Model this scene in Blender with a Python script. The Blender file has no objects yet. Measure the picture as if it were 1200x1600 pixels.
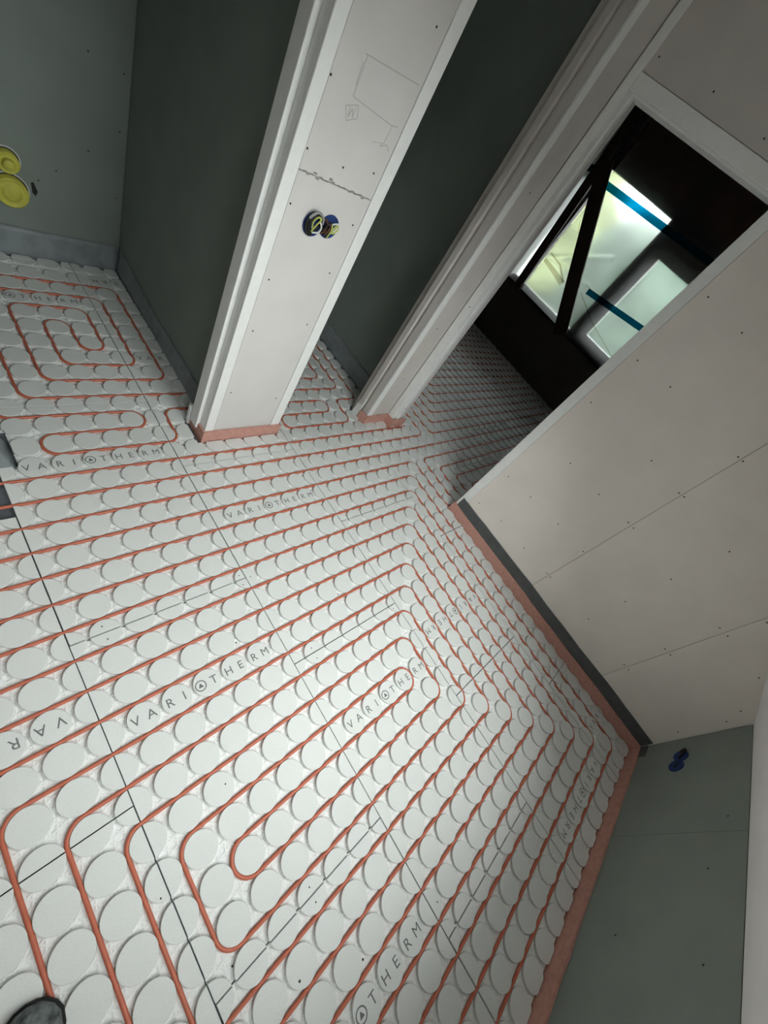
import bpy, bmesh, math, random
from mathutils import Vector, Matrix, noise

random.seed(7)
S = 0.1                      # one stud pitch = 0.1 m; all (u, v, z) figures below are in pitches
sc = bpy.context.scene
col = sc.collection

# ------------------------------------------------------------------ camera
F_PX = 639.15
RC = [(0.67, -0.55, 0.5), (-0.24, -0.79, -0.56), (0.71, 0.26, -0.66)]
RVEC = Vector((2.42663529, -0.615990053, 0.940556378))
CAM = Vector((-1.47025253, -5.28576844, 15.4150246))
R3 = Matrix.Rotation(RVEC.length, 3, RVEC.normalized())
cd = bpy.data.cameras.new('camera')
cd.sensor_fit = 'HORIZONTAL'; cd.sensor_width = 36.0; cd.lens = F_PX / 1200 * 36
cd.clip_start = 0.02; cd.clip_end = 500
cam = bpy.data.objects.new('camera', cd); col.objects.link(cam)
B = Matrix((R3[0], -R3[1], -R3[2])).transposed()
cam.matrix_world = Matrix.Translation(CAM * S) @ B.to_4x4()
sc.camera = cam

# ------------------------------------------------------------------ light: overcast daylight through the windows
w = bpy.data.worlds.new('world'); sc.world = w; w.use_nodes = True
wb = w.node_tree.nodes['Background']
wb.inputs[0].default_value = (0.96, 0.965, 0.97, 1); wb.inputs[1].default_value = 10.8
ROOF_A = math.radians(45); ROOF_C, ROOF_S = math.cos(ROOF_A), math.sin(ROOF_A)   # the roof slopes up from the green knee wall
WS0, WS1 = 3.2, 17.0                                                            # lower and upper edge of the roof windows, up the slope
ROOF_WIN = ((4.6, 13.4), (-2.4, 1.7))                                            # main roof window, then a second one added to fill the light, along u
for _a, _b in ROOF_WIN:
    pl = bpy.data.lights.new('daylight_portal', 'AREA'); pl.shape = 'RECTANGLE'
    pl.size = (_b - _a) * S; pl.size_y = (WS1 - WS0) * S
    pl.cycles.is_portal = True
    po = bpy.data.objects.new('daylight_portal', pl); col.objects.link(po)
    _s = (WS0 + WS1) / 2; _n = 2.7
    po.location = ((_a + _b) / 2 * S, (-17.5 + _s * ROOF_C - _n * ROOF_S) * S, (6.15 + _s * ROOF_S + _n * ROOF_C) * S)
    po.rotation_euler = (ROOF_A, 0, 0)      # an area light shines along its local -Z, here inwards and down
pl2 = bpy.data.lights.new('daylight_portal', 'AREA'); pl2.shape = 'RECTANGLE'
pl2.size = 17.0 * S; pl2.size_y = 18.0 * S; pl2.cycles.is_portal = True
po2 = bpy.data.objects.new('daylight_portal', pl2); col.objects.link(po2)
po2.location = (53.0 * S, 12.5 * S, 15.0 * S); po2.rotation_euler = (0, math.radians(90), 0)
sc.view_settings.view_transform = 'Standard'; sc.view_settings.look = 'None'
sc.view_settings.exposure = 0.0; sc.view_settings.gamma = 1.0
sc.view_settings.use_curve_mapping = False
sc.cycles.max_bounces = 10; sc.cycles.diffuse_bounces = 6; sc.cycles.transparent_max_bounces = 16
sc.cycles.use_denoising = True

# ------------------------------------------------------------------ materials
MATS = {}
def mat(name, rgb, rough=0.8, nscale=0, namp=0.0, bump=0.0, bscale=80, rgb2=None, spec=0.3, metal=0.0, detail=4):
    m = bpy.data.materials.new(name); m.use_nodes = True
    nt = m.node_tree; b = nt.nodes['Principled BSDF']
    b.inputs['Base Color'].default_value = (*rgb, 1); b.inputs['Roughness'].default_value = rough
    b.inputs['Specular IOR Level'].default_value = spec; b.inputs['Metallic'].default_value = metal
    tc = nt.nodes.new('ShaderNodeTexCoord')
    if nscale:
        n = nt.nodes.new('ShaderNodeTexNoise'); n.inputs['Scale'].default_value = nscale; n.inputs['Detail'].default_value = detail
        nt.links.new(tc.outputs['Object'], n.inputs['Vector'])
        r = nt.nodes.new('ShaderNodeValToRGB')
        c2 = rgb2 or tuple(max(0, c * (1 - namp)) for c in rgb)
        r.color_ramp.elements[0].color = (*c2, 1); r.color_ramp.elements[1].color = (*rgb, 1)
        r.color_ramp.elements[0].position = 0.32; r.color_ramp.elements[1].position = 0.62
        nt.links.new(n.outputs['Fac'], r.inputs['Fac']); nt.links.new(r.outputs['Color'], b.inputs['Base Color'])
    if bump:
        n2 = nt.nodes.new('ShaderNodeTexNoise'); n2.inputs['Scale'].default_value = bscale; n2.inputs['Detail'].default_value = 3
        nt.links.new(tc.outputs['Object'], n2.inputs['Vector'])
        bp = nt.nodes.new('ShaderNodeBump'); bp.inputs['Strength'].default_value = bump; bp.inputs['Distance'].default_value = 0.002
        nt.links.new(n2.outputs['Fac'], bp.inputs['Height']); nt.links.new(bp.outputs['Normal'], b.inputs['Normal'])
    MATS[name] = m
    return m

mat('gypsum_fibre', (0.765, 0.785, 0.765), 0.85, 260, 0.06, 0.12, 400)
mat('pipe_salmon', (0.56, 0.150, 0.085), 0.42, 40, 0.10, 0, spec=0.45)
mat('print_grey', (0.18, 0.185, 0.185), 0.8)
mat('board_grey', (0.64, 0.61, 0.575), 0.9, 6, 0.06, 0.10, 500)
mat('board_warm', (0.83, 0.785, 0.73), 0.9, 6, 0.05, 0.10, 500)  # grey board made lighter to paint in light on the right wall
mat('board_pale', (0.70, 0.685, 0.665), 0.9, 7, 0.05, 0.08, 500)
mat('board_green', (0.25, 0.288, 0.264), 0.9, 5, 0.08, 0.10, 500)
mat('bead_white', (0.86, 0.875, 0.86), 0.6, 30, 0.04)
mat('foam_pink', (0.62, 0.335, 0.275), 0.9, 60, 0.16, 0.25, 300)
mat('membrane_grey', (0.27, 0.305, 0.315), 0.5, 14, 0.25, 0.4, 60, spec=0.4)
mat('membrane_dark', (0.105, 0.115, 0.115), 0.6, 25, 0.2, 0.3, 100, spec=0.4)
mat('subfloor', (0.12, 0.135, 0.15), 0.7, 12, 0.3, 0.3, 60)
mat('screw_dark', (0.02, 0.02, 0.02), 0.5)
mat('plaster_white', (0.87, 0.865, 0.86), 0.85, 8, 0.04, 0.1, 200)
mat('ceiling_white', (0.9, 0.9, 0.88), 0.9, 5, 0.05)
mat('box_blue', (0.02, 0.05, 0.19), 0.45, 20, 0.2)
mat('wire_black', (0.015, 0.014, 0.013), 0.45, 30, 0.2)
mat('wire_brown', (0.10, 0.045, 0.025), 0.45, 30, 0.2)
mat('wire_grey', (0.35, 0.35, 0.34), 0.5, 30, 0.2)
mat('wire_yellow', (0.55, 0.60, 0.16), 0.45, 30, 0.2)
mat('wire_white', (0.7, 0.72, 0.66), 0.5, 30, 0.1)
mat('cap_yellow', (0.62, 0.60, 0.10), 0.5, 30, 0.15)
mat('pipe_white', (0.6, 0.62, 0.6), 0.5, 20, 0.1)
mat('hole_dark', (0.03, 0.03, 0.03), 0.9)
mat('timber_dark', (0.045, 0.032, 0.025), 0.8, 15, 0.3, 0.3, 60)
mat('frame_dark', (0.05, 0.05, 0.052), 0.5, 10, 0.1)
mat('frame_grey', (0.30, 0.31, 0.32), 0.5, 10, 0.1)
mat('shutter_brown', (0.12, 0.07, 0.055), 0.6, 8, 0.2)
mat('tape_teal', (0.0, 0.30, 0.42), 0.5, 40, 0.1)
mat('shoe_leather', (0.16, 0.185, 0.185), 0.75, 55, 0.5, 0.6, 90, rgb2=(0.03, 0.034, 0.034))
mat('shoe_sole', (0.02, 0.02, 0.02), 0.8, 40, 0.2)
mat('leaf_green', (0.070, 0.105, 0.080), 0.7, 3, 0.4)
mat('leaf_bright', (0.15, 0.175, 0.08), 0.7, 3, 0.4)
mat('bark', (0.07, 0.05, 0.035), 0.9, 20, 0.3)
mat('ground_green', (0.06, 0.075, 0.045), 0.9, 1, 0.3)
mat('joint_grey', (0.30, 0.29, 0.28), 0.9)
mat('pencil', (0.47, 0.455, 0.44), 0.9)
mat('wall_dim', (0.82, 0.80, 0.77), 0.9, 5, 0.06)
mat('wall_charcoal', (0.075, 0.07, 0.065), 0.9, 5, 0.1)  # near black: the dark room's shade painted into its walls, ceiling and sill
mat('debris_dark', (0.05, 0.045, 0.04), 0.9)

def base_relief():
    """moulded channel bottom of the floor panels: a fine triangular lattice of ribs"""
    m = MATS['gypsum_fibre'].copy(); m.name = 'gypsum_channel'
    for e, c in zip(m.node_tree.nodes['Color Ramp'].color_ramp.elements, ((0.84, 0.855, 0.84, 1), (0.88, 0.895, 0.88, 1))): e.color = c  # paler than the studs, painting in the lit rims of the channels
    nt = m.node_tree; b = nt.nodes['Principled BSDF']
    tc = nt.nodes['Texture Coordinate']
    sep = nt.nodes.new('ShaderNodeSeparateXYZ'); nt.links.new(tc.outputs['Object'], sep.inputs[0])
    def math_(op, a, bb=None, c=None):
        n = nt.nodes.new('ShaderNodeMath'); n.operation = op
        for i, q in enumerate((a, bb, c)):
            if q is None: continue
            if isinstance(q, (int, float)): n.inputs[i].default_value = q
            else: nt.links.new(q, n.inputs[i])
        return n.outputs[0]
    K = 2 * math.pi / 0.0235
    ribs = []
    for ang in (45, 105, 165):
        a = math.radians(ang)
        t = math_('MULTIPLY_ADD', sep.outputs['X'], K * math.cos(a), math_('MULTIPLY', sep.outputs['Y'], K * math.sin(a)))
        ribs.append(math_('POWER', math_('ABSOLUTE', math_('SINE', math_('MULTIPLY', t, 0.5))), 8))
    h = math_('MAXIMUM', ribs[0], math_('MAXIMUM', ribs[1], ribs[2]))
    # a low ring follows the foot of every stud
    fr = [math_('SUBTRACT', math_('FRACT', math_('MULTIPLY_ADD', sep.outputs[a], 10.0, 0.5)), 0.5) for a in ('X', 'Y')]
    rad = math_('SQRT', math_('ADD', math_('POWER', math_('ABSOLUTE', fr[0]), 2), math_('POWER', math_('ABSOLUTE', fr[1]), 2)))
    ring = math_('SUBTRACT', 1.0, math_('MINIMUM', math_('MULTIPLY', math_('ABSOLUTE', math_('SUBTRACT', rad, 0.478)), 26.0), 1.0))
    h = math_('ADD', math_('MULTIPLY', h, 0.9), math_('MULTIPLY', ring, 0.6))
    bp = nt.nodes.new('ShaderNodeBump'); bp.inputs['Strength'].default_value = 0.8; bp.inputs['Distance'].default_value = 0.003
    nt.links.new(h, bp.inputs['Height']); nt.links.new(bp.outputs['Normal'], b.inputs['Normal'])
    MATS['gypsum_channel'] = m
base_relief()

def film_material():
    m = bpy.data.materials.new('plastic_film'); m.use_nodes = True
    nt = m.node_tree; b = nt.nodes['Principled BSDF']
    out = nt.nodes['Material Output']
    b.inputs['Base Color'].default_value = (0.86, 0.90, 0.89, 1); b.inputs['Roughness'].default_value = 0.36
    b.inputs['IOR'].default_value = 1.15; b.inputs['Transmission Weight'].default_value = 1.0
    tl = nt.nodes.new('ShaderNodeBsdfTranslucent'); tl.inputs[0].default_value = (0.75, 0.78, 0.77, 1)
    mx = nt.nodes.new('ShaderNodeMixShader'); mx.inputs[0].default_value = 0.09
    n = nt.nodes.new('ShaderNodeTexNoise'); n.inputs['Scale'].default_value = 5; n.inputs['Detail'].default_value = 3
    tc = nt.nodes.new('ShaderNodeTexCoord'); nt.links.new(tc.outputs['Object'], n.inputs['Vector'])
    bp = nt.nodes.new('ShaderNodeBump'); bp.inputs['Strength'].default_value = 0.25; bp.inputs['Distance'].default_value = 0.02
    nt.links.new(n.outputs['Fac'], bp.inputs['Height']); nt.links.new(bp.outputs['Normal'], b.inputs['Normal'])
    nt.links.new(b.outputs[0], mx.inputs[1]); nt.links.new(tl.outputs[0], mx.inputs[2]); nt.links.new(mx.outputs[0], out.inputs[0])
    MATS['plastic_film'] = m
film_material()

def sheer(name, kind, rgb, fac):
    """lets part of the light behind the thin material through"""
    m = MATS[name]; nt = m.node_tree; b = nt.nodes['Principled BSDF']; out = nt.nodes['Material Output']
    tl = nt.nodes.new(kind); tl.inputs[0].default_value = (*rgb, 1)
    mx = nt.nodes.new('ShaderNodeMixShader'); mx.inputs[0].default_value = fac
    nt.links.new(b.outputs[0], mx.inputs[1]); nt.links.new(tl.outputs[0], mx.inputs[2]); nt.links.new(mx.outputs[0], out.inputs[0])
sheer('tape_teal', 'ShaderNodeBsdfTransparent', (0.0, 0.30, 0.42), 0.85)
sheer('shutter_brown', 'ShaderNodeBsdfTranslucent', (0.05, 0.030, 0.024), 0.22)

def glass_material():
    m = bpy.data.materials.new('window_glass'); m.use_nodes = True
    nt = m.node_tree; out = nt.nodes['Material Output']; nt.nodes.remove(nt.nodes['Principled BSDF'])
    t = nt.nodes.new('ShaderNodeBsdfTransparent'); t.inputs[0].default_value = (0.95, 0.97, 0.96, 1)
    g = nt.nodes.new('ShaderNodeBsdfGlossy'); g.inputs['Roughness'].default_value = 0.02
    fr = nt.nodes.new('ShaderNodeFresnel'); fr.inputs[0].default_value = 1.45
    mx = nt.nodes.new('ShaderNodeMixShader')
    nt.links.new(fr.outputs[0], mx.inputs[0]); nt.links.new(t.outputs[0], mx.inputs[1]); nt.links.new(g.outputs[0], mx.inputs[2])
    nt.links.new(mx.outputs[0], out.inputs[0])
    MATS['window_glass'] = m
glass_material()

# ------------------------------------------------------------------ mesh helpers
class MB:
    """collects vertices and faces in pitch units"""
    def __init__(s): s.v = []; s.f = []; s.smooth = False
    def add(s, vs, fs):
        k = len(s.v); s.v += [tuple(p) for p in vs]; s.f += [tuple(i + k for i in f) for f in fs]; return s
    def box(s, u0, u1, v0, v1, z0, z1):
        vs = [(u0, v0, z0), (u1, v0, z0), (u1, v1, z0), (u0, v1, z0), (u0, v0, z1), (u1, v0, z1), (u1, v1, z1), (u0, v1, z1)]
        return s.add(vs, [(3, 2, 1, 0), (4, 5, 6, 7), (0, 1, 5, 4), (1, 2, 6, 5), (2, 3, 7, 6), (3, 0, 4, 7)])
    def tube(s, pts, r, n=10, cap=True):
        pts = [Vector(p) for p in pts]; rings = []; up = None
        for i, p in enumerate(pts):
            t = (pts[min(i + 1, len(pts) - 1)] - pts[max(i - 1, 0)]).normalized()
            if up is None:
                up = Vector((0, 0, 1)) if abs(t.z) < 0.9 else Vector((1, 0, 0))
            a = t.cross(up).normalized(); bb = a.cross(t).normalized(); up = bb
            rr = r[i] if isinstance(r, (list, tuple)) else r
            rings.append([p + (a * math.cos(2 * math.pi * k / n) + bb * math.sin(2 * math.pi * k / n)) * rr for k in range(n)])
        vs = [q for ring in rings for q in ring]
        fs = [(i * n + k, i * n + (k + 1) % n, (i + 1) * n + (k + 1) % n, (i + 1) * n + k) for i in range(len(rings) - 1) for k in range(n)]
        if cap:
            fs += [tuple(range(n - 1, -1, -1)), tuple((len(rings) - 1) * n + k for k in range(n))]
        s.smooth = True
        return s.add(vs, fs)
    def grid(s, fn, nu, nv):
        vs = [fn(i / nu, j / nv) for i in range(nu + 1) for j in range(nv + 1)]
        fs = [(i * (nv + 1) + j, (i + 1) * (nv + 1) + j, (i + 1) * (nv + 1) + j + 1, i * (nv + 1) + j + 1) for i in range(nu) for j in range(nv)]
        return s.add(vs, fs)
    def lathe(s, prof, org, axis, n=24):
        axis = Vector(axis).normalized(); t = Vector((0, 0, 1)) if abs(axis.z) < 0.9 else Vector((1, 0, 0))
        a = axis.cross(t).normalized(); b = axis.cross(a)
        org = Vector(org); vs = []
        for r, h in prof:
            vs += [org + axis * h + (a * math.cos(2 * math.pi * k / n) + b * math.sin(2 * math.pi * k / n)) * r for k in range(n)]
        fs = [(i * n + k, i * n + (k + 1) % n, (i + 1) * n + (k + 1) % n, (i + 1) * n + k) for i in range(len(prof) - 1) for k in range(n)]
        return s.add(vs, fs)
    def mesh(s, name, off=(0, 0, 0)):
        me = bpy.data.meshes.new(name)
        me.from_pydata([((p[0] - off[0]) * S, (p[1] - off[1]) * S, (p[2] - off[2]) * S) for p in s.v], [], s.f)
        bm = bmesh.new(); bm.from_mesh(me); bmesh.ops.recalc_face_normals(bm, faces=bm.faces); bm.to_mesh(me); bm.free()
        if s.smooth:
            for p in me.polygons: p.use_smooth = True
        return me

def put(name, me, m=None, parent=None, loc=(0, 0, 0)):
    if m and not me.materials: me.materials.append(MATS[m])
    o = bpy.data.objects.new(name, me); col.objects.link(o)
    o.location = tuple(c * S for c in loc)
    if parent: o.parent = parent
    return o
def part(name, mb, m, parent):
    base = getattr(parent, 'base', None)
    off = BASE.get(parent.name, (0, 0, 0))
    return put(name, mb.mesh(name, off), m, parent)
BASE = {}
def bevel(o, wdt=0.04, seg=2):
    md = o.modifiers.new('bevel', 'BEVEL'); md.width = wdt * S; md.segments = seg; md.limit_method = 'ANGLE'
    return o
def tag(o, label, cat, group=None):
    o['label'] = label; o['category'] = cat
    if group: o['group'] = group
    return o
def thing(name, loc, label, cat, group=None):
    o = bpy.data.objects.new(name, None); col.objects.link(o); o.empty_display_size = 0.05
    o.location = tuple(c * S for c in loc); BASE[o.name] = loc
    return tag(o, label, cat, group)
def solo(name, mb, m, label, cat, group=None):
    return tag(put(name, mb.mesh(name), m), label, cat, group)
def struct(name, mb, m):
    o = put(name, mb.mesh(name), m); o['kind'] = 'structure'; return o

# ------------------------------------------------------------------ the shell
CEIL = 25.0
floor = struct('floor', MB().box(-12.5, 50.5, -21, 30, -1.2, -0.19), 'subfloor')
struct('ceiling', MB().box(-12.5, 22.3, 1.2, 30, CEIL, CEIL + 1), 'ceiling_white')
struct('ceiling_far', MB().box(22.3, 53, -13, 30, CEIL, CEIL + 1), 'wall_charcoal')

SCREW = MB().lathe([(0.0, 0.012), (0.026, 0.012), (0.034, 0.0)], (0, 0, 0), (0, 0, 1), 10).mesh('screw')
SCREW.materials.append(MATS['screw_dark'])
def screw(parent, p, axis):
    o = put('screw', SCREW, None, parent, p)
    o.rotation_euler = Vector(axis).to_track_quat('Z', 'Y').to_euler()
    return o

# --- right wall: grey plasterboard with a door edge at v = -0.6
wr = struct('wall_right', MB().box(20.72, 22.3, -19.6, -0.72, -0.19, CEIL), 'board_warm')
for v0, v1 in ((-17.5, -13.44), (-13.42, -7.41), (-7.39, -1.13)):
    bevel(part('board', MB().box(20.6, 20.715, v0, v1, 0.12, CEIL), 'board_warm', wr), 0.012, 1)
part('corner_bead', MB().box(20.575, 20.715, -1.12, -0.66, 0.3, CEIL).box(20.60, 21.0, -0.66, -0.60, 0.3, CEIL), 'bead_white', wr)
part('door_lining', MB().box(21.02, 22.3, -0.715, -0.58, 0.2, CEIL), 'bead_white', wr)
for v, z in ((-1.60, 4.55), (-3.31, 4.80), (-1.63, 1.92), (-3.33, 2.37), (-5.37, 5.05), (-3.22, 7.68), (-5.43, 10.50), (-5.32, 7.73), (-5.40, 2.46),
             (-7.27, 5.15), (-7.27, 2.61), (-7.54, 2.63), (-7.21, 7.90), (-7.56, 7.91), (-7.26, 10.41), (-7.52, 10.45), (-7.26, 12.90), (-7.50, 12.91),
             (-10.41, 10.27), (-10.41, 7.64), (-10.45, 5.16), (-10.45, 2.88), (-13.28, 2.85), (-13.59, 2.87), (-13.23, 5.18), (-13.57, 5.20),
             (-13.17, 7.84), (-13.61, 7.86), (-13.61, 9.45), (-15.65, 7.68), (-16.84, 6.07), (-17.15, 5.23), (-17.15, 2.86),
             (-1.51, 15.95), (-3.42, 15.81), (-1.53, 12.85), (-3.34, 12.99), (-1.55, 10.33)):
    screw(wr, (20.6, v, z), (-1, 0, 0))
# pencil notes along the joint
pm = MB()
for k in range(16):
    v = -7.27 + 0.012 * k; z = 3.5 + 0.13 * k
    pm.box(20.597, 20.6, v - 0.01 * (k % 3), v + 0.006, z, z + 0.07)
part('pencil_mark', pm, 'pencil', wr)

# --- green knee wall under the sloping roof, roof window above it
wf = struct('wall_front', MB().box(-12, 20.6, -19.6, -17.62, -0.19, 6.05), 'board_green')
for u0, u1 in ((-12, 2.0), (2.01, 14.48), (14.495, 20.58)):
    part('board', MB().box(u0, u1, -17.615, -17.5, 0.1, 6.12), 'board_green', wf)
for u, z in ((12.9, 4.9), (9.7, 5.1), (15.2, 5.4), (10.2, 2.1)):
    screw(wf, (u, -17.5, z), (0, 1, 0))
class SB(MB):
    """boxes in the frame of the roof slope: u, s up the slope, n outwards"""
    def box(s_, u0, u1, a0, a1, n0, n1):
        k = len(s_.v); MB.box(s_, u0, u1, a0, a1, n0, n1)
        for i in range(k, len(s_.v)):
            u, a, n = s_.v[i]
            s_.v[i] = (u, -17.5 + a * ROOF_C - n * ROOF_S, 6.15 + a * ROOF_S + n * ROOF_C)
        return s_
SMAX = (CEIL - 6.15) / ROOF_S + 1.0
(A0, A1), (B0, B1) = ROOF_WIN
slab, face = SB(), SB()
for sb, lo, hi, ends, n0, n1 in ((slab, -3.0, SMAX, (-12.5, 22.3), 0.12, 2.6), (face, 0.0, SMAX - 1.2, (-12, 20.58), 0, 0.115)):
    for q0, q1 in ((ends[0], B0), (B1, A0), (A1, ends[1])): sb.box(q0, q1, lo, hi, n0, n1)
    for q0, q1 in ROOF_WIN: sb.box(q0, q1, lo, WS0, n0, n1).box(q0, q1, WS1, hi, n0, n1)
rf = struct('ceiling_slope', slab, 'plaster_white')
part('board', face, 'plaster_white', rf)
for i, (q0, q1) in enumerate(ROOF_WIN):  # the last one is the unseen window added as fill light
    w2 = struct('window_%d' % (i + 2), SB().box(q0, q0 + .6, WS0, WS1, 1.8, 2.5).box(q1 - .6, q1, WS0, WS1, 1.8, 2.5)
                .box(q0 + .6, q1 - .6, WS0, WS0 + .6, 1.8, 2.5).box(q0 + .6, q1 - .6, WS1 - .6, WS1, 1.8, 2.5), 'bead_white')
    part('pane', SB().box(q0 + .6, q1 - .6, WS0 + .6, WS1 - .6, 2.2, 2.26), 'window_glass', w2)

# --- left wall, and the short wall left of the bathroom doorway
struct('wall_left', MB().box(-12.5, -12, -21.5, 30, -0.19, CEIL), 'wall_dim')
wn = struct('wall_nib', MB().box(-12, -0.02, 7.32, 8.7, -0.19, CEIL), 'wall_dim')
part('corner_bead', MB().box(-0.4, 0.1, 7.2, 7.31, 1.0, CEIL).box(-0.01, 0.1, 7.31, 8.8, 1.0, CEIL), 'bead_white', wn)

# --- pier between bathroom and second room, with its dividing wall
wc = struct('wall_centre', MB().box(7.6, 11.5, 7.52, 8.45, 0.0, CEIL).box(8.5, 10.9, 8.45, 20.5, 0.0, CEIL), 'board_green')
bevel(part('board', MB().box(7.94, 11.08, 7.4, 7.515, 0.3, 11.83), 'board_pale', wc), 0.012, 1)
bevel(part('board', MB().box(7.94, 11.08, 7.4, 7.515, 11.85, CEIL), 'board_pale', wc), 0.012, 1)
bevel(part('corner_bead', MB().box(7.48, 7.92, 7.375, 7.515, 0.3, CEIL).box(7.48, 7.595, 7.515, 7.86, 0.3, CEIL), 'bead_white', wc), 0.03, 2)
bevel(part('corner_bead', MB().box(11.1, 11.62, 7.375, 7.515, 0.3, CEIL).box(11.51, 11.62, 7.515, 8.45, 0.3, CEIL), 'bead_white', wc), 0.03, 2)
bevel(part('door_stop', MB().box(7.3, 7.6, 7.88, 8.48, 0.3, CEIL), 'bead_white', wc), 0.03, 2)
part('side_lining', MB().box(8.38, 8.495, 8.5, 20.48, 0.1, CEIL), 'board_green', wc)
for u, z in ((8.18, 2.94), (10.73, 2.47), (8.18, 8.34), (10.67, 9.05), (8.23, 6.18), (10.67, 6.72), (7.98, 14.09), (10.66, 16.23),
             (8.0, 12.40), (9.44, 12.36), (10.70, 12.59), (8.04, 10.89), (10.77, 10.91)):
    screw(wc, (u, 7.4, z), (0, -1, 0))
# rough broken joint across the pier and pencil sketch
jm = MB()
for k in range(24):
    u = 7.97 + k * 0.125; z = 11.84 + 0.035 * math.sin(k * 2.3) + (0.05 if k in (4, 9, 10, 13) else 0)
    jm.box(u, u + 0.13, 7.385, 7.4, z - 0.012 - 0.02 * (k % 4 == 1), z + 0.012 + 0.03 * (k in (9, 10, 4)))
part('joint_crack', jm, 'joint_grey', wc)
pm = MB()
def stroke(pts, t=0.012):
    for (a, b), (c, d) in zip(pts, pts[1:]):
        L = math.hypot(c - a, d - b) or 1e-6; nx, nz = -(d - b) / L * t, (c - a) / L * t
        pm.add([(a + nx, 7.397, b + nz), (c + nx, 7.397, d + nz), (c - nx, 7.397, d - nz), (a - nx, 7.397, b - nz),
                (a + nx, 7.4, b + nz), (c + nx, 7.4, d + nz), (c - nx, 7.4, d - nz), (a - nx, 7.4, b - nz)],
               [(0, 1, 2, 3), (4, 5, 6, 7), (0, 1, 5, 4), (2, 3, 7, 6), (1, 2, 6, 5), (3, 0, 4, 7)])
stroke([(8.78, 14.86), (10.95, 15.05)]); stroke([(8.86, 14.86), (8.87, 13.97), (10.55, 13.9), (10.85, 13.95)]); stroke([(8.8, 14.7), (8.83, 14.2)])
stroke([(8.74, 13.72), (9.15, 13.87), (9.27, 13.6), (8.93, 13.42), (8.74, 13.72)]); stroke([(8.9, 13.75), (8.95, 13.52), (9.0, 13.74), (9.1, 13.55), (9.1, 13.8)])
stroke([(10.62, 13.9), (10.58, 13.45), (10.48, 13.3), (10.72, 13.42), (10.9, 13.3)]); stroke([(10.1, 13.3), (10.5, 13.4)], 0.008)
part('pencil_mark', pm, 'pencil', wc)

# --- inner wall: the post between the two right hand doorways, header and the wall behind it
wi = struct('wall_inner', MB().box(18.62, 20.6, 7.42, 8.8, -0.19, CEIL).box(20.6, 21.85, 6.97, 22, -0.19, CEIL)
            .box(20.72, 21.85, -0.6, 6.97, 19.2, CEIL), 'board_grey')
part('board', MB().box(20.48, 20.6, 8.8, 22, 0.1, CEIL), 'board_green', wi)
part('board', MB().box(18.95, 20.58, 7.3, 7.415, 0.25, CEIL), 'board_grey', wi)
bevel(part('corner_bead', MB().box(18.48, 18.93, 7.275, 7.415, 0.25, CEIL), 'bead_white', wi), 0.03, 2)
part('door_lining', MB().box(18.49, 18.615, 7.42, 7.84, 0.3, CEIL), 'board_grey', wi)
bevel(part('door_stop', MB().box(18.36, 18.615, 8.0, 8.35, 0.6, CEIL), 'board_grey', wi), 0.03, 2)
bevel(part('corner_bead', MB().box(20.56, 20.7, 6.83, 7.26, 0.25, CEIL).box(20.7, 20.98, 6.83, 6.96, 0.25, 19.2), 'bead_white', wi), 0.03, 2)
bevel(part('door_stop', MB().box(21.0, 21.3, 6.72, 6.965, 0.25, 19.1), 'bead_white', wi), 0.03, 2)
part('door_lining', MB().box(21.32, 21.85, 6.84, 6.965, 0.25, 19.2), 'board_pale', wi)
part('board', MB().box(20.6, 20.715, -0.6, 6.82, 19.62, CEIL), 'board_grey', wi)
part('board', MB().box(20.6, 20.7, 7.27, 7.3, 0.25, CEIL), 'board_grey', wi)
bevel(part('header_bead', MB().box(20.56, 20.715, -0.6, 6.82, 19.05, 19.6), 'bead_white', wi), 0.03, 2)
part('header_lining', MB().box(20.98, 21.85, -0.6, 6.82, 19.0, 19.19).box(20.72, 20.98, -0.6, 6.82, 19.1, 19.19), 'bead_white', wi)
for v, z in ((6.6, 20.13), (3.96, 20.19), (1.35, 19.98)):
    screw(wi, (20.6, v, z), (-1, 0, 0))
for u, z in ((19.60, 14.63), (19.59, 7.41), (19.74, 3.73)):
    screw(wi, (u, 7.3, z), (0, -1, 0))
screw(wi, (21.18, 6.72, 1.6), (0, -1, 0)); screw(wi, (20.56, 6.95, 9.2), (-1, 0, 0))

# --- bathroom back wall, second room back wall, dark room
wb_ = struct('wall_back', MB().box(-12, 22.3, 20.62, 22, -0.19, CEIL), 'board_green')
part('board', MB().box(-12, 8.37, 20.5, 20.615, 0.1, CEIL), 'board_green', wb_)
for u, z in ((6.75, 8.96), (8.08, 8.77), (8.05, 6.63), (6.83, 5.43), (5.59, 4.21), (8.06, 3.72), (4.91, 3.59)):
    screw(wb_, (u, 20.5, z), (0, -1, 0))
slot = MB()
slot.add([(4.62, 20.49, 3.42), (4.72, 20.49, 3.46), (4.86, 20.49, 3.1), (4.78, 20.49, 2.88), (4.66, 20.49, 3.0),
          (4.62, 20.5, 3.42), (4.72, 20.5, 3.46), (4.86, 20.5, 3.1), (4.78, 20.5, 2.88), (4.66, 20.5, 3.0)],
         [(0, 1, 2, 3, 4), (5, 6, 7, 8, 9), (0, 1, 6, 5), (1, 2, 7, 6), (2, 3, 8, 7), (3, 4, 9, 8), (4, 0, 5, 9)])
part('slot', slot, 'hole_dark', wb_)
FZ0, FZ1, FV0, FV1 = 6.35, 24.0, 3.0, 21.75
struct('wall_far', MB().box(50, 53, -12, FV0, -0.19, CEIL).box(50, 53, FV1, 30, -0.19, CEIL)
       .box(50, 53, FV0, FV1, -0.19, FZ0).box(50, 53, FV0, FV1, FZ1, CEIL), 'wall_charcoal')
struct('wall_dark_left', MB().box(20, 53, 29, 30, -0.19, CEIL), 'wall_charcoal')
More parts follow.
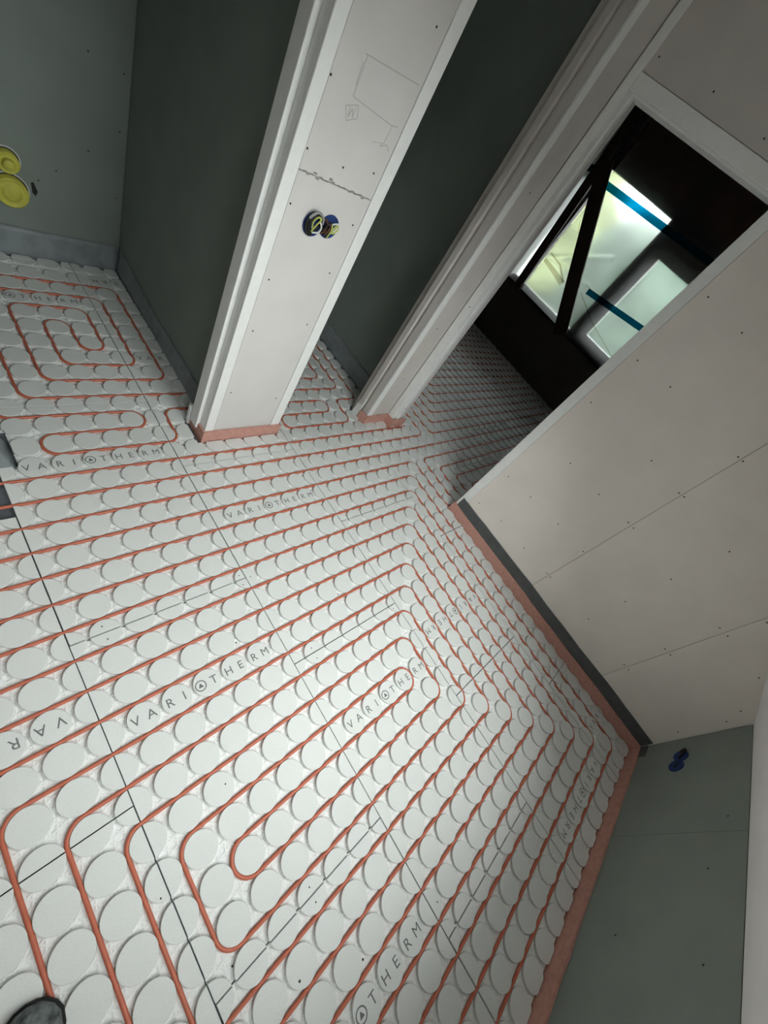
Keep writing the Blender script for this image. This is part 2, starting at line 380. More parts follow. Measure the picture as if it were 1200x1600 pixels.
struct('wall_dark_right', MB().box(22.3, 53, -13, -12, -0.19, CEIL), 'wall_charcoal')
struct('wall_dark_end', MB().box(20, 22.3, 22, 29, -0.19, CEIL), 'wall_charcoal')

# ------------------------------------------------------------------ far window behind plastic sheet
w1 = struct('window_1', MB().box(51.3, 52.0, 20.1, 20.9, FZ0, FZ1).box(51.3, 52.0, 10.75, 11.75, FZ0, FZ1)
            .box(51.3, 52.0, 3.0, 4.6, FZ0, FZ1).box(51.3, 52.0, 4.6, 20.1, FZ0, FZ0 + 0.5).box(51.3, 52.0, 4.6, 20.1, 19.2, 20.0)
            .box(51.3, 52.0, 20.9, FV1, FZ0, FZ0 + .5), 'frame_dark')
part('sash', MB().box(51.4, 51.9, 4.6, 10.75, 16.4, 17.4).box(51.4, 51.9, 9.9, 10.75, 6.85, 16.4).box(51.4, 51.9, 4.6, 5.3, 6.85, 16.4)
     .box(51.4, 51.9, 5.3, 9.9, 6.85, 7.6), 'frame_grey', w1)
part('shutter', MB().box(51.5, 51.8, 4.6, 20.1, 20.0, 24.0).box(51.5, 51.8, 4.6, 10.75, 17.4, 19.2).box(51.5, 51.8, 20.9, 21.7, 17.5, 24), 'shutter_brown', w1)
part('pane', MB().box(51.62, 51.66, 11.75, 20.1, 6.85, 19.2), 'window_glass', w1)
part('pane', MB().box(51.62, 51.66, 5.3, 9.9, 7.6, 16.4), 'window_glass', w1)
part('pane', MB().box(51.62, 51.66, 20.9, 21.7, 6.85, 17.5), 'window_glass', w1)
part('window_reveal', MB().box(50.5, 53.0, 21.70, 21.749, FZ0, FZ1), 'bead_white', w1)  # white strip added so daylight draws a bright line on the jamb
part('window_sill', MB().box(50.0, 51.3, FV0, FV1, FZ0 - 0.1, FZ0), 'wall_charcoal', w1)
def film(s, t):
    v = 3.2 + s * 16.0; z = 6.42 + t * 17.3
    wv = 0.10 * noise.noise(Vector((v * .35, z * .3, 1.3)))
    k = 0.9 * v - 0.55 * z
    wv += 0.05 * math.sin(k * 1.3) * math.exp(-((z - 9) / 4) ** 2)
    d = (z - (14.2 - (v - 13) * 0.62)); wv -= 0.16 * math.exp(-(d / 0.22) ** 2) * (1 if v > 13 else 0)
    d = (z - (11.0 - (v - 13) * 0.06)); wv -= 0.14 * math.exp(-(d / 0.20) ** 2) * (1 if v > 13 else 0)
    return (50.32 + wv, v, z)
mb = MB().grid(film, 90, 90); mb.smooth = True
sheet = solo('plastic_sheet', mb, 'plastic_film', 'wrinkled translucent plastic sheet taped over the far window', 'plastic sheet')
def film2(s, t):
    v = 20.05 + s * 1.6; z = 6.4 + t * 11.9
    return (50.35 + 0.16 * math.sin(s * 3.1) + 0.03 * math.sin(z * 4 + s * 3), v, z)
mb = MB().grid(film2, 10, 40); mb.smooth = True
solo('plastic_sheet', mb, 'plastic_film', 'narrow strip of glossy plastic left of the dark window upright', 'plastic sheet')
mat('film_fold', (0.42, 0.36, 0.28), 0.6)
sheer('film_fold', 'ShaderNodeBsdfTransparent', (0.74, 0.69, 0.60), 0.8)
def fold(pts, w0, w1):
    m = MB(); n = len(pts); up = []
    for i, (v, z) in enumerate(pts):
        a, b = pts[max(i - 1, 0)], pts[min(i + 1, n - 1)]; L = math.hypot(b[0] - a[0], b[1] - a[1])
        nv, nz = -(b[1] - a[1]) / L, (b[0] - a[0]) / L; wd = w0 + (w1 - w0) * i / (n - 1)
        m.v += [(50.16, v + nv * wd, z + nz * wd), (50.08, v, z), (50.16, v - nv * wd, z - nz * wd)]
    m.f = [(3 * i + k, 3 * i + k + 1, 3 * i + k + 4, 3 * i + k + 3) for i in range(n - 1) for k in (0, 1)]
    o = part('fold', m, 'film_fold', sheet); return o
fold([(19.1, 10.1), (17.4, 9.9), (15.6, 9.6)], .20, .30)
fold([(18.9, 10.9), (17.2, 10.7), (15.5, 9.7)], .06, .14)
fold([(13.4, 11.0), (10.0, 11.0), (6.2, 11.2)], .05, .03)
fold([(13.2, 10.2), (10.0, 9.0), (5.5, 8.0)], .05, .03)
for k in range(5):
    fold([(18.6 - k * .9, 14.6 - k * .9), (18.1 - k * .9, 13.9 - k * 1.0), (17.4 - k * .9, 13.5 - k * 1.0)], .03, .015)
def strip(name, a, b, wdt, u, m, label, cat, thick=0.05):
    (v0, z0), (v1, z1) = a, b; L = math.hypot(v1 - v0, z1 - z0); n = Vector((-(z1 - z0) / L, (v1 - v0) / L)) * wdt / 2
    c = [(v0 + n.x, z0 + n.y), (v1 + n.x, z1 + n.y), (v1 - n.x, z1 - n.y), (v0 - n.x, z0 - n.y)]
    mbb = MB().add([(u, *q) for q in c] + [(u + thick, *q) for q in c],
                   [(0, 1, 2, 3), (7, 6, 5, 4), (0, 4, 5, 1), (1, 5, 6, 2), (2, 6, 7, 3), (3, 7, 4, 0)])
    return solo(name, mbb, m, label, cat)
strip('adhesive_tape', (19.4, 17.95), (3.4, 18.62), 0.62, 50.10, 'tape_teal', 'long teal tape strip across the upper part of the plastic sheet', 'tape', 0.02)
strip('adhesive_tape', (12.76, 10.7), (3.4, 11.85), 0.58, 50.10, 'tape_teal', 'shorter teal tape strip across the lower part of the plastic sheet', 'tape', 0.02)
strip('adhesive_tape', (21.7, 18.1), (20.7, 18.35), 0.6, 50.12, 'tape_teal', 'small teal tape piece at the top left of the dark window upright', 'tape', 0.02)
strip('timber_upright', (19.66, 6.3), (20.95, 23.9), 0.95, 49.80, 'timber_dark', 'dark timber upright standing along the left of the far window', 'timber', 0.22)
strip('timber_brace', (11.55, 6.0), (20.2, 19.2), 1.5, 49.5, 'timber_dark', 'dark timber brace leaning diagonally across the far window', 'timber', 0.28)

struct('roof_eave', MB().box(53, 64, -14, 32, 24.6, 26.5), 'shutter_brown')  # unseen overhang added to keep high sky light off the dark room floor
# outside: ground and trees seen through the sheet
struct('ground', MB().box(53.2, 2500, -1500, 1500, -32, -31).box(-80, 53.2, -120, -24, -32, -31), 'ground_green')
def tree(u, v, z0, r, zc, rz, label, seed, leaf):
    t = thing('tree', (u, v, z0), label, 'tree', 'trees outside the far window')
    part('trunk', MB().tube([(u, v, z0), (u + 1, v + .5, (z0 + zc) / 2), (u, v, zc)], [1.6, 1.3, .7], 10), 'bark', t)
    bm = bmesh.new(); bmesh.ops.create_icosphere(bm, subdivisions=5, radius=1)
    m = MB()
    for vv in bm.verts:
        d = vv.co.normalized(); k = 1 + 0.35 * noise.noise(d * 2.2 + Vector((seed, 0, 0))) + 0.22 * noise.noise(d * 7 + Vector((0, seed, 0)))
        m.v.append((u + d.x * r * k, v + d.y * r * k, zc + d.z * rz * k))
    for f in bm.faces: m.f.append(tuple(x.index for x in f.verts))
    bm.free()
    part('crown', m, leaf, t)
tree(92, 60, -31, 20, 11, 24, 'bright yellow green tree outside the far left of the plastic covered window', 1.0, 'leaf_bright')
for u, v, wh in ((168, 30, 'behind the right pane of the far window'), (206, 62, 'behind the middle of the far window'),
                 (168, 86, 'behind the left pane of the far window')):
    tree(u, v, -31, 17 if u < 180 else 24, 2, 27 if u < 180 else 30, 'dull green tree in the background ' + wh, v * .13, 'leaf_green')

# ------------------------------------------------------------------ floor panels with studs
ZB = -0.125
ZONES = [(-12, 20.48, -17.36, 7.2), (0.62, 7.2, 7.2, 8.9), (-8, 8.15, 8.9, 20.3), (11.75, 18.3, 7.2, 8.9), (11.0, 20.35, 8.9, 20.5),
         (20.48, 22.45, -0.45, 6.68), (22.45, 49.9, -11.9, 28.9)]
COLS = [(-12, -6, -8), (-6, 0, -5), (0, 6, 0), (6, 12, -4), (12, 18, 1), (18, 24, -2), (24, 30, 2), (30, 36, 5), (36, 42, 0), (42, 48, 4), (48, 54, -2)]
def cam_z(u, v): return R3 @ (Vector((u, v, 0)) - CAM)
def pix(u, v):
    q = cam_z(u, v)
    if q.z <= 0.5: return None
    return 600 + F_PX * q.x / q.z, 800 + F_PX * q.y / q.z, q.z
NSEG = 36
PROF = [(0.438, 0.0), (0.451, -0.016), (0.440, -0.06), (0.432, ZB)]
def stud_mesh(cu, cv, rect):
    u0, u1, v0, v1 = rect
    full = cu - .46 > u0 and cu + .46 < u1 and cv - .46 > v0 and cv + .46 < v1
    vs = []
    for r, z in PROF:
        for k in range(NSEG):
            a = 2 * math.pi * k / NSEG
            x, y = cu + r * math.cos(a), cv + r * math.sin(a)
            if not full: x = min(max(x, u0), u1); y = min(max(y, v0), v1)
            vs.append((x - cu, y - cv, z))
    fs = [tuple(range(NSEG))]
    for i in range(len(PROF) - 1):
        fs += [(i * NSEG + k, (i + 1) * NSEG + k, (i + 1) * NSEG + (k + 1) % NSEG, i * NSEG + (k + 1) % NSEG) for k in range(NSEG)]
    return full, vs, fs
FULL = None
panels = []; cand = []
for u0, u1, t in COLS:
    k0 = math.floor((-18 - t) / 10)
    for k in range(k0, k0 + 6):
        v0, v1 = t + 10 * k, t + 10 * k + 10
        if (u0, v0) == (-6, 5): continue                      # the panel that has not been laid yet
        rects = []
        for a0, a1, b0, b1 in ZONES:
            g = 0.014 + 0.018 * random.random()
            r = (max(u0 + g, a0), min(u1 - g, a1), max(v0 + g, b0), min(v1 - g, b1))
            if r[1] - r[0] > 0.08 and r[3] - r[2] > 0.08: rects.append(r)
        if not rects: continue
        mb = MB()
        for r in rects: mb.box(r[0], r[1], r[2], r[3], -0.185, ZB)
        p = part('floor_panel', mb, 'gypsum_channel', floor)
        panels.append(((u0, v0), p))
        for r in rects:
            for cu in range(math.floor(u0), math.ceil(u1) + 1):
                for cv in range(math.floor(v0), math.ceil(v1) + 1):
                    if cu + .42 < r[0] or cu - .42 > r[1] or cv + .42 < r[2] or cv - .42 > r[3]: continue
                    # parts of the visible floor only; far hidden corners are skipped
                    q = pix(cu, cv)
                    vis = q is not None and -60 < q[0] < 1260 and -60 < q[1] < 1660
                    area = (1 / q[2] ** 3) if vis else 0
                    if q is None: continue
                    cand.append((area, cu, cv, r, p))
cand.sort(key=lambda c: -c[0])
rest = MB(); n_ind = 0
for area, cu, cv, r, p in cand:
    full, vs, fs = stud_mesh(cu, cv, r)
    if area > 0 and n_ind < 300:
        if full and FULL is not None: me = FULL
        else:
            m = MB(); m.v = vs; m.f = fs; me = m.mesh('stud')
            if full: FULL = me
        put('stud', me, 'gypsum_fibre', p, (cu, cv, 0)); n_ind += 1
    else:
        q = pix(cu, cv)
        if q is None or not (-500 < q[0] < 1500 and -300 < q[1] < 2200): continue
        rest.add([(x + cu, y + cv, z) for x, y, z in vs], fs)
o = part('studs', rest, 'gypsum_fibre', floor); o['kind'] = 'stuff'

# printed words on the studs: VARI (mark) THERM
GLYPH = {}
def glyph(ch):
    if ch in GLYPH: return GLYPH[ch]
    cu = bpy.data.curves.new('glyph', 'FONT'); cu.body = ch; cu.size = 0.40; cu.align_x = 'CENTER'; cu.resolution_u = 3
    ob = bpy.data.objects.new('glyph', cu); col.objects.link(ob)
    dg = bpy.context.evaluated_depsgraph_get(); me = bpy.data.meshes.new_from_object(ob.evaluated_get(dg))
    vs = [tuple(v.co) for v in me.vertices]; fs = [tuple(p.vertices) for p in me.polygons]
    bpy.data.objects.remove(ob); bpy.data.curves.remove(cu); bpy.data.meshes.remove(me)
    GLYPH[ch] = (vs, fs); return GLYPH[ch]
def lettering(panel, row, flip):
    (u0, v0), p = panel
    mb = MB(); s = -1 if flip else 1; c0 = u0 + 3
    for i, ch in enumerate('VARI@THERM'):
        d = i // 2 - 2 + (-0.225 if i % 2 == 0 else 0.225)
        if ch == '@':
            vs, fs = [], []
            n = 28
            for k in range(n):
                a = 2 * math.pi * k / n
                vs += [(0.185 * math.cos(a), 0.185 * math.sin(a)), (0.150 * math.cos(a), 0.150 * math.sin(a))]
            fs = [(2 * k, 2 * ((k + 1) % n), 2 * ((k + 1) % n) + 1, 2 * k + 1) for k in range(n)]
            b = len(vs); vs += [(-0.085, -0.062), (0.085, -0.062), (0.0, 0.098)]; fs.append((b, b + 1, b + 2))
            vs = [(x, y, 0) for x, y in vs]
        else:
            g = glyph(ch); vs = [(x, y - 0.143, 0) for x, y, z in g[0]]; fs = g[1]
        out = []
        for x, y, z in vs:
            X, Y = c0 + s * (d + x), row + s * y
            out.append((X, Y, 0.004))
        # stays within the zone of the floor that is laid
        ok = any(a0 < sum(q[0] for q in out) / len(out) < a1 and b0 < sum(q[1] for q in out) / len(out) < b1 for a0, a1, b0, b1 in ZONES)
        if ok: mb.add(out, fs)
    if mb.v: part('printed_lettering', mb, 'print_grey', p)
FLIP = {(-6, -5), (-6, -15), (12, -9), (12, -19), (6, 16), (6, -24)}
for pn in panels:
    (u0, v0), p = pn
    if u0 >= 24: continue
    if (u0 == 18 and v0 != -22) or pn[0] == (12, 1): continue
    flip = pn[0] in FLIP
    if v0 > 5 and u0 == -6: continue
    lettering(pn, v0 + 3 if flip else v0 + 7, flip)
# screws holding the panels, specks of debris
byrect = {k: p for k, p in panels}
for u, v in ((6.96, -3.8), (6.95, -4.26), (5.79, 0.2), (6.2, -0.03), (5.76, -0.23), (0.95, 0.23), (0.96, -0.24), (3.02, -9.8), (3.0, -10.21), (6.29, -13.1),
             (11.7, -4.2), (17.7, 1.25)):
    for (u0, v0), p in panels:
        if u0 < u < u0 + 6 and v0 < v < v0 + 10: screw(p, (u, v, 0.0), (0, 0, 1)).scale = (.7, .7, .7); break
dm = MB()
for u, v, r in ((3.48, -12.26, .06), (0.62, -9.72, .05), (4.5, -2.2, .05), (2.2, -6.0, .04), (4.42, -0.6, .04), (9.5, -2.3, .05), (3.5, 3.4, .04), (7.5, 2.45, .06),
                (-0.2, -7.3, .04), (1.8, -11.2, .06), (5.4, -6.5, .04), (8.5, -5.5, .03), (2.5, -3.5, .03)):
    r *= .6; dm.lathe([(0, r * .8), (r * .6, r * .6), (r, 0)], (u, v, 0.0 if math.hypot(u - round(u), v - round(v)) < .42 else ZB), (0, 0, 1), 6)
o = solo('debris', dm, 'debris_dark', 'scattered dark crumbs of debris on the pale floor panels', 'debris'); o['kind'] = 'stuff'

# ------------------------------------------------------------------ heating pipes
def rounded(pts, r=0.5):
    out = [Vector((*pts[0], 0))]
    for i in range(1, len(pts) - 1):
        a, b, c = (Vector((*p, 0)) for p in pts[i - 1:i + 2])
        d1 = (b - a).normalized(); d2 = (c - b).normalized()
        cen = b - d1 * r + d2 * r
        for k in range(9):
            t = math.pi / 2 * k / 8
            out.append(cen + (-d2 * math.cos(t) + d1 * math.sin(t)) * r)
    out.append(Vector((*pts[-1], 0)))
    # drop doubles, subdivide long runs so the pipe can sway a little in its channel
    res = [out[0]]
    for p in out[1:]:
        L = (p - res[-1]).length
        if L < 1e-4: continue
        n = max(1, int(L / 1.0)); a = res[-1].copy()
        for k in range(1, n + 1): res.append(a.lerp(p, k / n))
    return res
def pipe(pts, label):
    path = []
    for p in rounded(pts):
        j = 0.012
        path.append((p.x + j * noise.noise(p * 0.7), p.y + j * noise.noise(p * 0.7 + Vector((9, 3, 0))), -0.066))
    m = MB().tube(path, 0.058, 10)
    return solo('heating_pipe', m, 'pipe_salmon', label, 'pipe')
pipe([(-11.5, 2.5), (19.5, 2.5), (19.5, -16.5), (-6.5, -16.5), (-6.5, .5), (17.5, .5), (17.5, -14.5), (-4.5, -14.5), (-4.5, -1.5), (15.5, -1.5), (15.5, -12.5),
      (-2.5, -12.5), (-2.5, -3.5), (13.5, -3.5), (13.5, -10.5), (-.5, -10.5), (-.5, -5.5), (11.5, -5.5), (11.5, -8.5), (1.5, -8.5), (1.5, -7.5), (10.5, -7.5),
      (10.5, -6.5), (.5, -6.5), (.5, -9.5), (12.5, -9.5), (12.5, -4.5), (-1.5, -4.5), (-1.5, -11.5), (14.5, -11.5), (14.5, -2.5), (-3.5, -2.5), (-3.5, -13.5),
      (16.5, -13.5), (16.5, -.5), (-5.5, -.5), (-5.5, -15.5), (18.5, -15.5), (18.5, 1.5), (-11.5, 1.5)],
     'salmon heating pipe wound in a large spiral over the bright main floor')
pipe([(-11.5, 3.5), (20.5, 3.5), (20.5, -.41), (21.5, -.41), (21.5, 3.5), (49, 3.5)],
     'salmon heating pipe that makes a hairpin bend at the door edge of the grey wall')
pipe([(-11.5, 4.5), (48.5, 4.5), (48.5, 27)], 'salmon heating pipe running straight from the main floor through the doorway into the dark room')
pipe([(-11.5, 5.5), (23.5, 5.5), (23.5, 27)], 'salmon heating pipe that turns left just inside the dark room doorway')
pipe([(-11.5, 6.5), (22.5, 6.5), (22.5, 27)], 'salmon heating pipe passing closest to the pier and around the foot of the inner post')
pipe([(49, 2.5), (22.5, 2.5), (22.5, -10)], 'salmon heating pipe in the dark room with the bend nearest the doorway edge')
pipe([(49, 1.5), (23.5, 1.5), (23.5, -10)], 'salmon heating pipe in the dark room with the second bend behind the grey wall')
pipe([(49, .5), (24.5, .5), (24.5, -10)], 'salmon heating pipe in the dark room with the bend half hidden by the grey wall')
pts = []
for k in range(12):
    a, b = (24.5 + k, 27 - k * .0), (47.5 - k, 27)
    leg = [(24.5 + k, 26.5), (24.5 + k, 5.5 + k), (47.5 - k, 5.5 + k), (47.5 - k, 26.5)]
    pts += leg if k % 2 == 0 else leg[::-1]
# neighbours join at their hidden far ends, staggered so that the bends do not cross
q = []
for i in range(0, len(pts)):
    if q and pts[i] == q[-1]: continue
    q.append(pts[i])
pipe(q, 'salmon heating pipe nested in angular loops over the dark room floor')
pipe([(18.5, 20), (18.5, 10.5), (1.5, 10.5), (1.5, 17.5), (6.5, 17.5), (6.5, 12.5), (3.5, 12.5), (3.5, 15.5), (4.5, 15.5), (4.5, 13.5), (5.5, 13.5), (5.5, 16.5),
      (2.5, 16.5), (2.5, 11.5), (7.5, 11.5), (7.5, 18.5), (.5, 18.5), (.5, 9.5), (5.5, 9.5), (5.5, 8.5), (1.5, 8.5), (1.5, 7.5), (6.5, 7.5), (6.5, 9.5),
      (16.5, 9.5), (16.5, 8.5), (12.5, 8.5), (12.5, 7.5), (17.5, 7.5), (17.5, 9.5), (19.5, 9.5), (19.5, 20)],
     'salmon heating pipe coiled over the bathroom floor and on beyond the pier')
pipe([(17.5, 20), (17.5, 11.5), (12.5, 11.5), (12.5, 20)], 'salmon heating pipe turning a corner deep in the room behind the pier')

# ------------------------------------------------------------------ edge strips and sealing bands
def profile_strip(name, path, t, z0, z1, m, label, cat, wob=0.0, lean=0.0):
    """upright strip along a floor path; thickness t to the right hand side of the direction of travel"""
    P = [Vector((*p, 0)) for p in path]; fine = [P[0]]; 
    for a, b in zip(P, P[1:]):
        n = max(1, int((b - a).length / 0.7))
        fine += [a.lerp(b, k / n) for k in range(1, n + 1)]
    vs = []; n = len(fine)
    for i, p in enumerate(fine):
        d0 = (p - fine[i - 1]).normalized() if i else (fine[1] - p).normalized()
        d1 = (fine[i + 1] - p).normalized() if i < n - 1 else d0
        n0 = Vector((d0.y, -d0.x, 0)); n1 = Vector((d1.y, -d1.x, 0)); nn = (n0 + n1); nn = nn / max(0.3, nn.dot(n0))
        w1 = wob * noise.noise(p * 0.8); w2 = wob * noise.noise(p * 0.9 + Vector((5, 5, 5)))
        o_ = p + nn * (t + lean)
        i_ = p + nn * lean
        vs += [(i_.x, i_.y, z0), (o_.x, o_.y, z0), (p.x + nn.x * (t + w2 * .5), p.y + nn.y * (t + w2 * .5), z1 + w1), (p.x, p.y, z1 + w1)]
    fs = [(4 * i + k, 4 * i + (k + 1) % 4, 4 * i + 4 + (k + 1) % 4, 4 * i + 4 + k) for i in range(n - 1) for k in range(4)]
    fs += [(0, 1, 2, 3), tuple(4 * (n - 1) + k for k in (3, 2, 1, 0))]
    return solo(name, MB().add(vs, fs), m, label, cat)
profile_strip('edge_strip', [(-12, -17.49), (20.59, -17.49), (20.59, -0.60), (21.0, -0.60)][::-1], -0.0 + 0.1, -0.18, 0.60, 'foam_pink',
              'pink foam edge strip along the grey wall and the green wall under the sloping roof', 'edge strip', 0.05)
profile_strip('edge_strip', [(7.49, 8.7), (7.49, 7.37), (11.63, 7.37), (11.63, 8.7)], 0.1, -0.18, 0.58, 'foam_pink',
              'pink foam edge strip wrapped around the foot of the pale pier', 'edge strip', 0.04)
profile_strip('edge_strip', [(18.35, 7.85), (18.47, 7.27), (20.55, 7.27), (20.55, 6.71), (22.0, 6.71)], 0.1, -0.18, 0.62, 'foam_pink',
              'pink foam edge strip around the stepped foot of the inner post', 'edge strip', 0.05)
profile_strip('sealing_band', [(20.6, -0.75), (20.6, -17.44)], 0.05, 0.45, 1.32, 'membrane_dark',
              'dark grey sealing band along the foot of the grey wall', 'sealing band', 0.06)
profile_strip('sealing_band', [(20.55, -17.5), (19.75, -17.5)], 0.04, 0.55, 1.0, 'membrane_dark',
              'short dark sealing patch in the corner at the start of the green wall', 'sealing band', 0.05)
def band(fn, nu, label):
    m = MB().grid(fn, nu, 5); m.smooth = True
    o = solo('sealing_band', m, 'membrane_grey', label, 'sealing band')
    md = o.modifiers.new('solid', 'SOLIDIFY'); md.thickness = 0.002
    return o
band(lambda s, t: (-8 + s * 16.3, 20.32 + 0.14 * t ** 0.6 + 0.03 * noise.noise(Vector((s * 30, t * 3, 0))), -0.1 + 1.38 * t + .03 * noise.noise(Vector((s * 12, 0, 2)))), 60,
     'bluish grey sealing band along the foot of the bathroom back wall')
def sideband(s, t):
    v = 20.4 - s * 11.5
    top = 1.3 - 0.5 * min(1, s * 2.2); foot = 8.22 - 0.2 * s
    return (foot + (8.36 - foot) * t ** 0.7 + 0.02 * noise.noise(Vector((v, t, 3))), v, -0.1 + (top + .1) * t)
band(sideband, 40, 'grey sealing band leaning off the dark bathroom side wall')
band(lambda s, t: (20.38 + 0.08 * t, 9.0 + 11.4 * s, -0.1 + 1.45 * t + .02 * noise.noise(Vector((s * 10, 0, 1)))), 40,
     'grey sealing band along the dark wall behind the pier')
band(lambda s, t: (0.56 - .42 * t ** .6 - 1.5 * abs(s - .3) * (s < .3) * 1.0, 7.12 + max(0, s - .3) * 2.0 + 0.03 * noise.noise(Vector((s * 9, t * 3, 5))), -0.15 + 1.3 * t), 14,
     'grey plastic wrapped around the wall end left of the bathroom doorway')
solo('foam_offcut', MB().box(7.26, 7.45, 8.55, 8.72, -0.1, 1.05), 'bead_white', 'pale upright offcut at the back corner of the pier foot', 'offcut')
pk = MB().grid(lambda s, t: (18.30 + .15 * t, 7.9 + .55 * s, -0.1 + (1.6 - .5 * s) * t + .05 * noise.noise(Vector((s * 4, t * 4, 0)))), 8, 8); pk.smooth = True
o = solo('foam_offcut', pk, 'plaster_white', 'pale torn flap standing at the left foot of the inner post', 'offcut')
o.modifiers.new('solid', 'SOLIDIFY').thickness = 0.004
solo('foam_offcut', MB().box(22.0, 22.4, 6.62, 6.95, -0.12, 0.2), 'plaster_white', 'small pale offcut at the right foot of the inner post inside the pipe bend', 'offcut')

# ------------------------------------------------------------------ socket boxes
def socket_box(centres, axis, right, label, wires, r=0.345):
    ax = Vector(axis); rt = Vector(right); up = Vector((0, 0, 1))
    c0 = sum((Vector(c) for c in centres), Vector()) / len(centres)
    t = thing('socket_box', tuple(c0), label, 'socket box')
    for c in centres:
        b = part('box', MB().lathe([(r + .04, 0.0), (r + .04, 0.05), (r, 0.05), (r - .02, 0.012), (0, 0.012)], c, ax, 28), 'box_blue', t)
        m = MB().lathe([(r - .06, 0.012), (r - .06, 0.02), (0.0, 0.02)], c, ax, 20); part('back_plate', m, 'box_blue', t)
    for mname, pts, rad in wires:
        path = []
        P = [Vector(c0) + rt * a + up * b + ax * (d + .08) for a, b, d in pts]
        for i in range(len(P) - 1):           # Catmull-Rom through the points
            p0, p1, p2, p3 = P[max(i - 1, 0)], P[i], P[i + 1], P[min(i + 2, len(P) - 1)]
            for k in range(6):
                s = k / 6
                path.append(0.5 * ((2 * p1) + (p2 - p0) * s + (2 * p0 - 5 * p1 + 4 * p2 - p3) * s * s + (3 * p1 - p0 - 3 * p2 + p3) * s ** 3))
        path.append(P[-1])
        part('wire', MB().tube(path, rad, 6), mname, t)
    return t
WIRES = [('wire_black', [(-.1, -.1, -.05), (-.45, -.35, .05), (-.68, -.05, .08), (-.6, .3, .1), (-.3, .36, .1), (-.12, .1, .06), (-.3, -.15, .02)], .05),
         ('wire_black', [(-.15, .0, -.05), (-.2, .3, .09), (-.5, .3, .12), (-.62, 0, .12), (-.45, -.28, .08), (-.2, -.1, .02)], .05),
         ('wire_brown', [(-.1, -.05, -.05), (-.05, .25, .06), (.1, .2, .08), (.12, -.1, .06), (.0, -.2, .02)], .04),
         ('wire_grey', [(-.6, .02, .02), (-.66, .22, .12), (-.45, .42, .14), (-.2, .33, .14), (-.1, .12, .1)], .045),
         ('wire_yellow', [(-.42, -.3, .04), (-.38, .0, .14), (-.28, .25, .18), (-.42, .3, .18), (-.52, .12, .15), (-.45, -.1, .1)], .03),
         ('wire_white', [(-.3, .2, .16), (-.16, .05, .18), (-.2, -.15, .16), (-.42, -.22, .12)], .03),
         ('wire_yellow', [(.35, -.3, .02), (.33, 0, .14), (.45, .26, .2), (.52, .12, .2), (.36, -.05, .16), (.3, .2, .12)], .03),
         ('wire_white', [(.3, .2, .1), (.42, .3, .2), (.5, .24, .2), (.4, -.02, .14)], .03),
         ('wire_brown', [(.1, -.1, 0), (.15, .2, .08), (.28, .1, .1), (.2, -.2, .04)], .045),
         ('wire_black', [(.05, -.15, 0), (.1, .1, .1), (.2, .22, .1), (.3, -.1, .06), (.18, -.25, .02)], .04)]
socket_box([(9.09, 7.395, 10.53), (9.77, 7.395, 10.62)], (0, -1, 0), (1, 0, 0), 'double blue socket box with loose curled wires in the pale pier', WIRES)
socket_box([(18.52, -17.5, 2.88), (19.18, -17.5, 3.0)], (0, 1, 0), (-1, 0, 0), 'double blue socket box in the green wall under the sloping roof',
           [('wire_black', [(-.1, 0, 0), (-.4, .3, .06), (-.62, .3, .06), (-.5, .05, .02)], .05), ('wire_black', [(.1, -.1, 0), (.3, .1, .05), (.5, 0, .04), (.4, -.2, .01)], .03)], 0.33)

# ------------------------------------------------------------------ yellow capped drain pipes in the bathroom wall
def drain(u, z, r, label, tail):
    t = thing('drain_pipe', (u, 20.5, z), label, 'drain pipe')
    part('pipe', MB().lathe([(r + .10, 0), (r + .10, .03), (r + .05, .04), (r + .04, .0)], (u, 20.5, z), (0, -1, 0), 28), 'pipe_white', t)
    part('gap_ring', MB().lathe([(r + .05, 0.0), (r + .05, .03), (0, .03)], (u, 20.5, z), (0, -1, 0), 24), 'hole_dark', t)
    m = MB().lathe([(r, .03), (r * 1.0, .34), (r * .9, .38), (r * .84, .34), (r * .6, .30), (r * .56, .36), (r * .3, .38), (0, .38)], (u, 20.5, z), (0, -1, 0), 32)
    m.smooth = False
    c = part('cap', m, 'cap_yellow', t); 
    for p in c.data.polygons: p.use_smooth = True
    if tail: part('plug', MB().lathe([(.22, .36), (.2, .55), (.1, .6), (0, .6)], (u, 20.5, z), (0, -1, 0), 16), 'cap_yellow', t)
drain(3.80, 4.12, 0.42, 'smaller yellow capped drain pipe, upper one in the bathroom wall', True)
drain(3.85, 2.92, 0.62, 'larger yellow capped drain pipe, lower one in the bathroom wall', False)

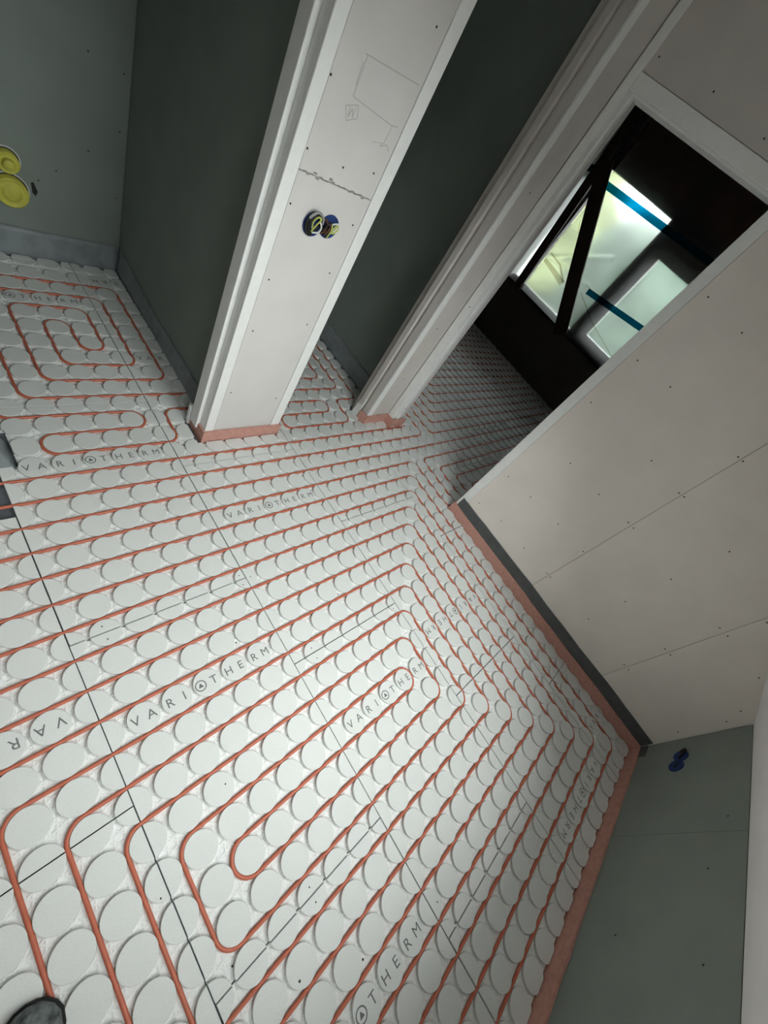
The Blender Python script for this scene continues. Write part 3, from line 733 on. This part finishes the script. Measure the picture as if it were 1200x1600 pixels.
# ------------------------------------------------------------------ the photographer's shoe
def shoe():
    d = Vector((0.60, 0.80, 0)).normalized(); n = Vector((-d.y, d.x, 0)); tip = Vector((-2.62, -7.28, 0))
    t = thing('shoe', (-3.4, -8.3, 0), 'dusty dark shoe on the heating pipe at the bottom left', 'shoe')
    # stations from toe to heel: distance, half width, height of the upper
    st = [(0.0, .05, .26), (.06, .22, .38), (.18, .36, .46), (.4, .47, .52), (.75, .52, .60), (1.1, .51, .76), (1.45, .45, .98), (1.8, .41, 1.02), (2.2, .42, 1.02), (2.6, .42, 1.04), (2.85, .34, 1.02), (2.96, .16, .95)]
    m = MB(); K = 14; vs = []
    for x, wd, h in st:
        c = tip - d * x
        for k in range(K + 1):
            a = math.pi * k / K; cs, sn = math.cos(a), math.sin(a)
            y = 1.14 * wd * math.copysign(abs(cs) ** 0.75, cs); z = 0.14 + (h - .14) * abs(sn) ** 0.7
            vs.append(c + n * y + Vector((0, 0, z)))
    fs = [(i * (K + 1) + k, (i + 1) * (K + 1) + k, (i + 1) * (K + 1) + k + 1, i * (K + 1) + k + 1) for i in range(len(st) - 1) for k in range(K)]
    fs += [tuple(range(K, -1, -1)), tuple((len(st) - 1) * (K + 1) + k for k in range(K + 1))]
    m.add(vs, fs); m.smooth = True
    part('upper', m, 'shoe_leather', t)
    s = MB(); vs = []
    out = [(x, wd) for x, wd, h in st]
    ring = [tip + d * .03 - d * x + n * (wd * 1.14 + .04) for x, wd in out] + [tip + d * .03 - d * x - n * (wd * 1.14 + .04) for x, wd in reversed(out)]
    N = len(ring)
    s.add([(p.x, p.y, 0.0) for p in ring] + [(p.x, p.y, .16) for p in ring],
          [tuple(range(N - 1, -1, -1)), tuple(range(N, 2 * N))] + [(k, (k + 1) % N, N + (k + 1) % N, N + k) for k in range(N)])
    part('sole', s, 'shoe_sole', t)
    part('collar', MB().lathe([(.36, 0.0), (.38, .10), (.33, .12), (.30, -.02), (0, -.04)], tuple(tip - d * 2.25 + Vector((0, 0, .98))), (0, 0, 1), 20), 'shoe_sole', t)
shoe()
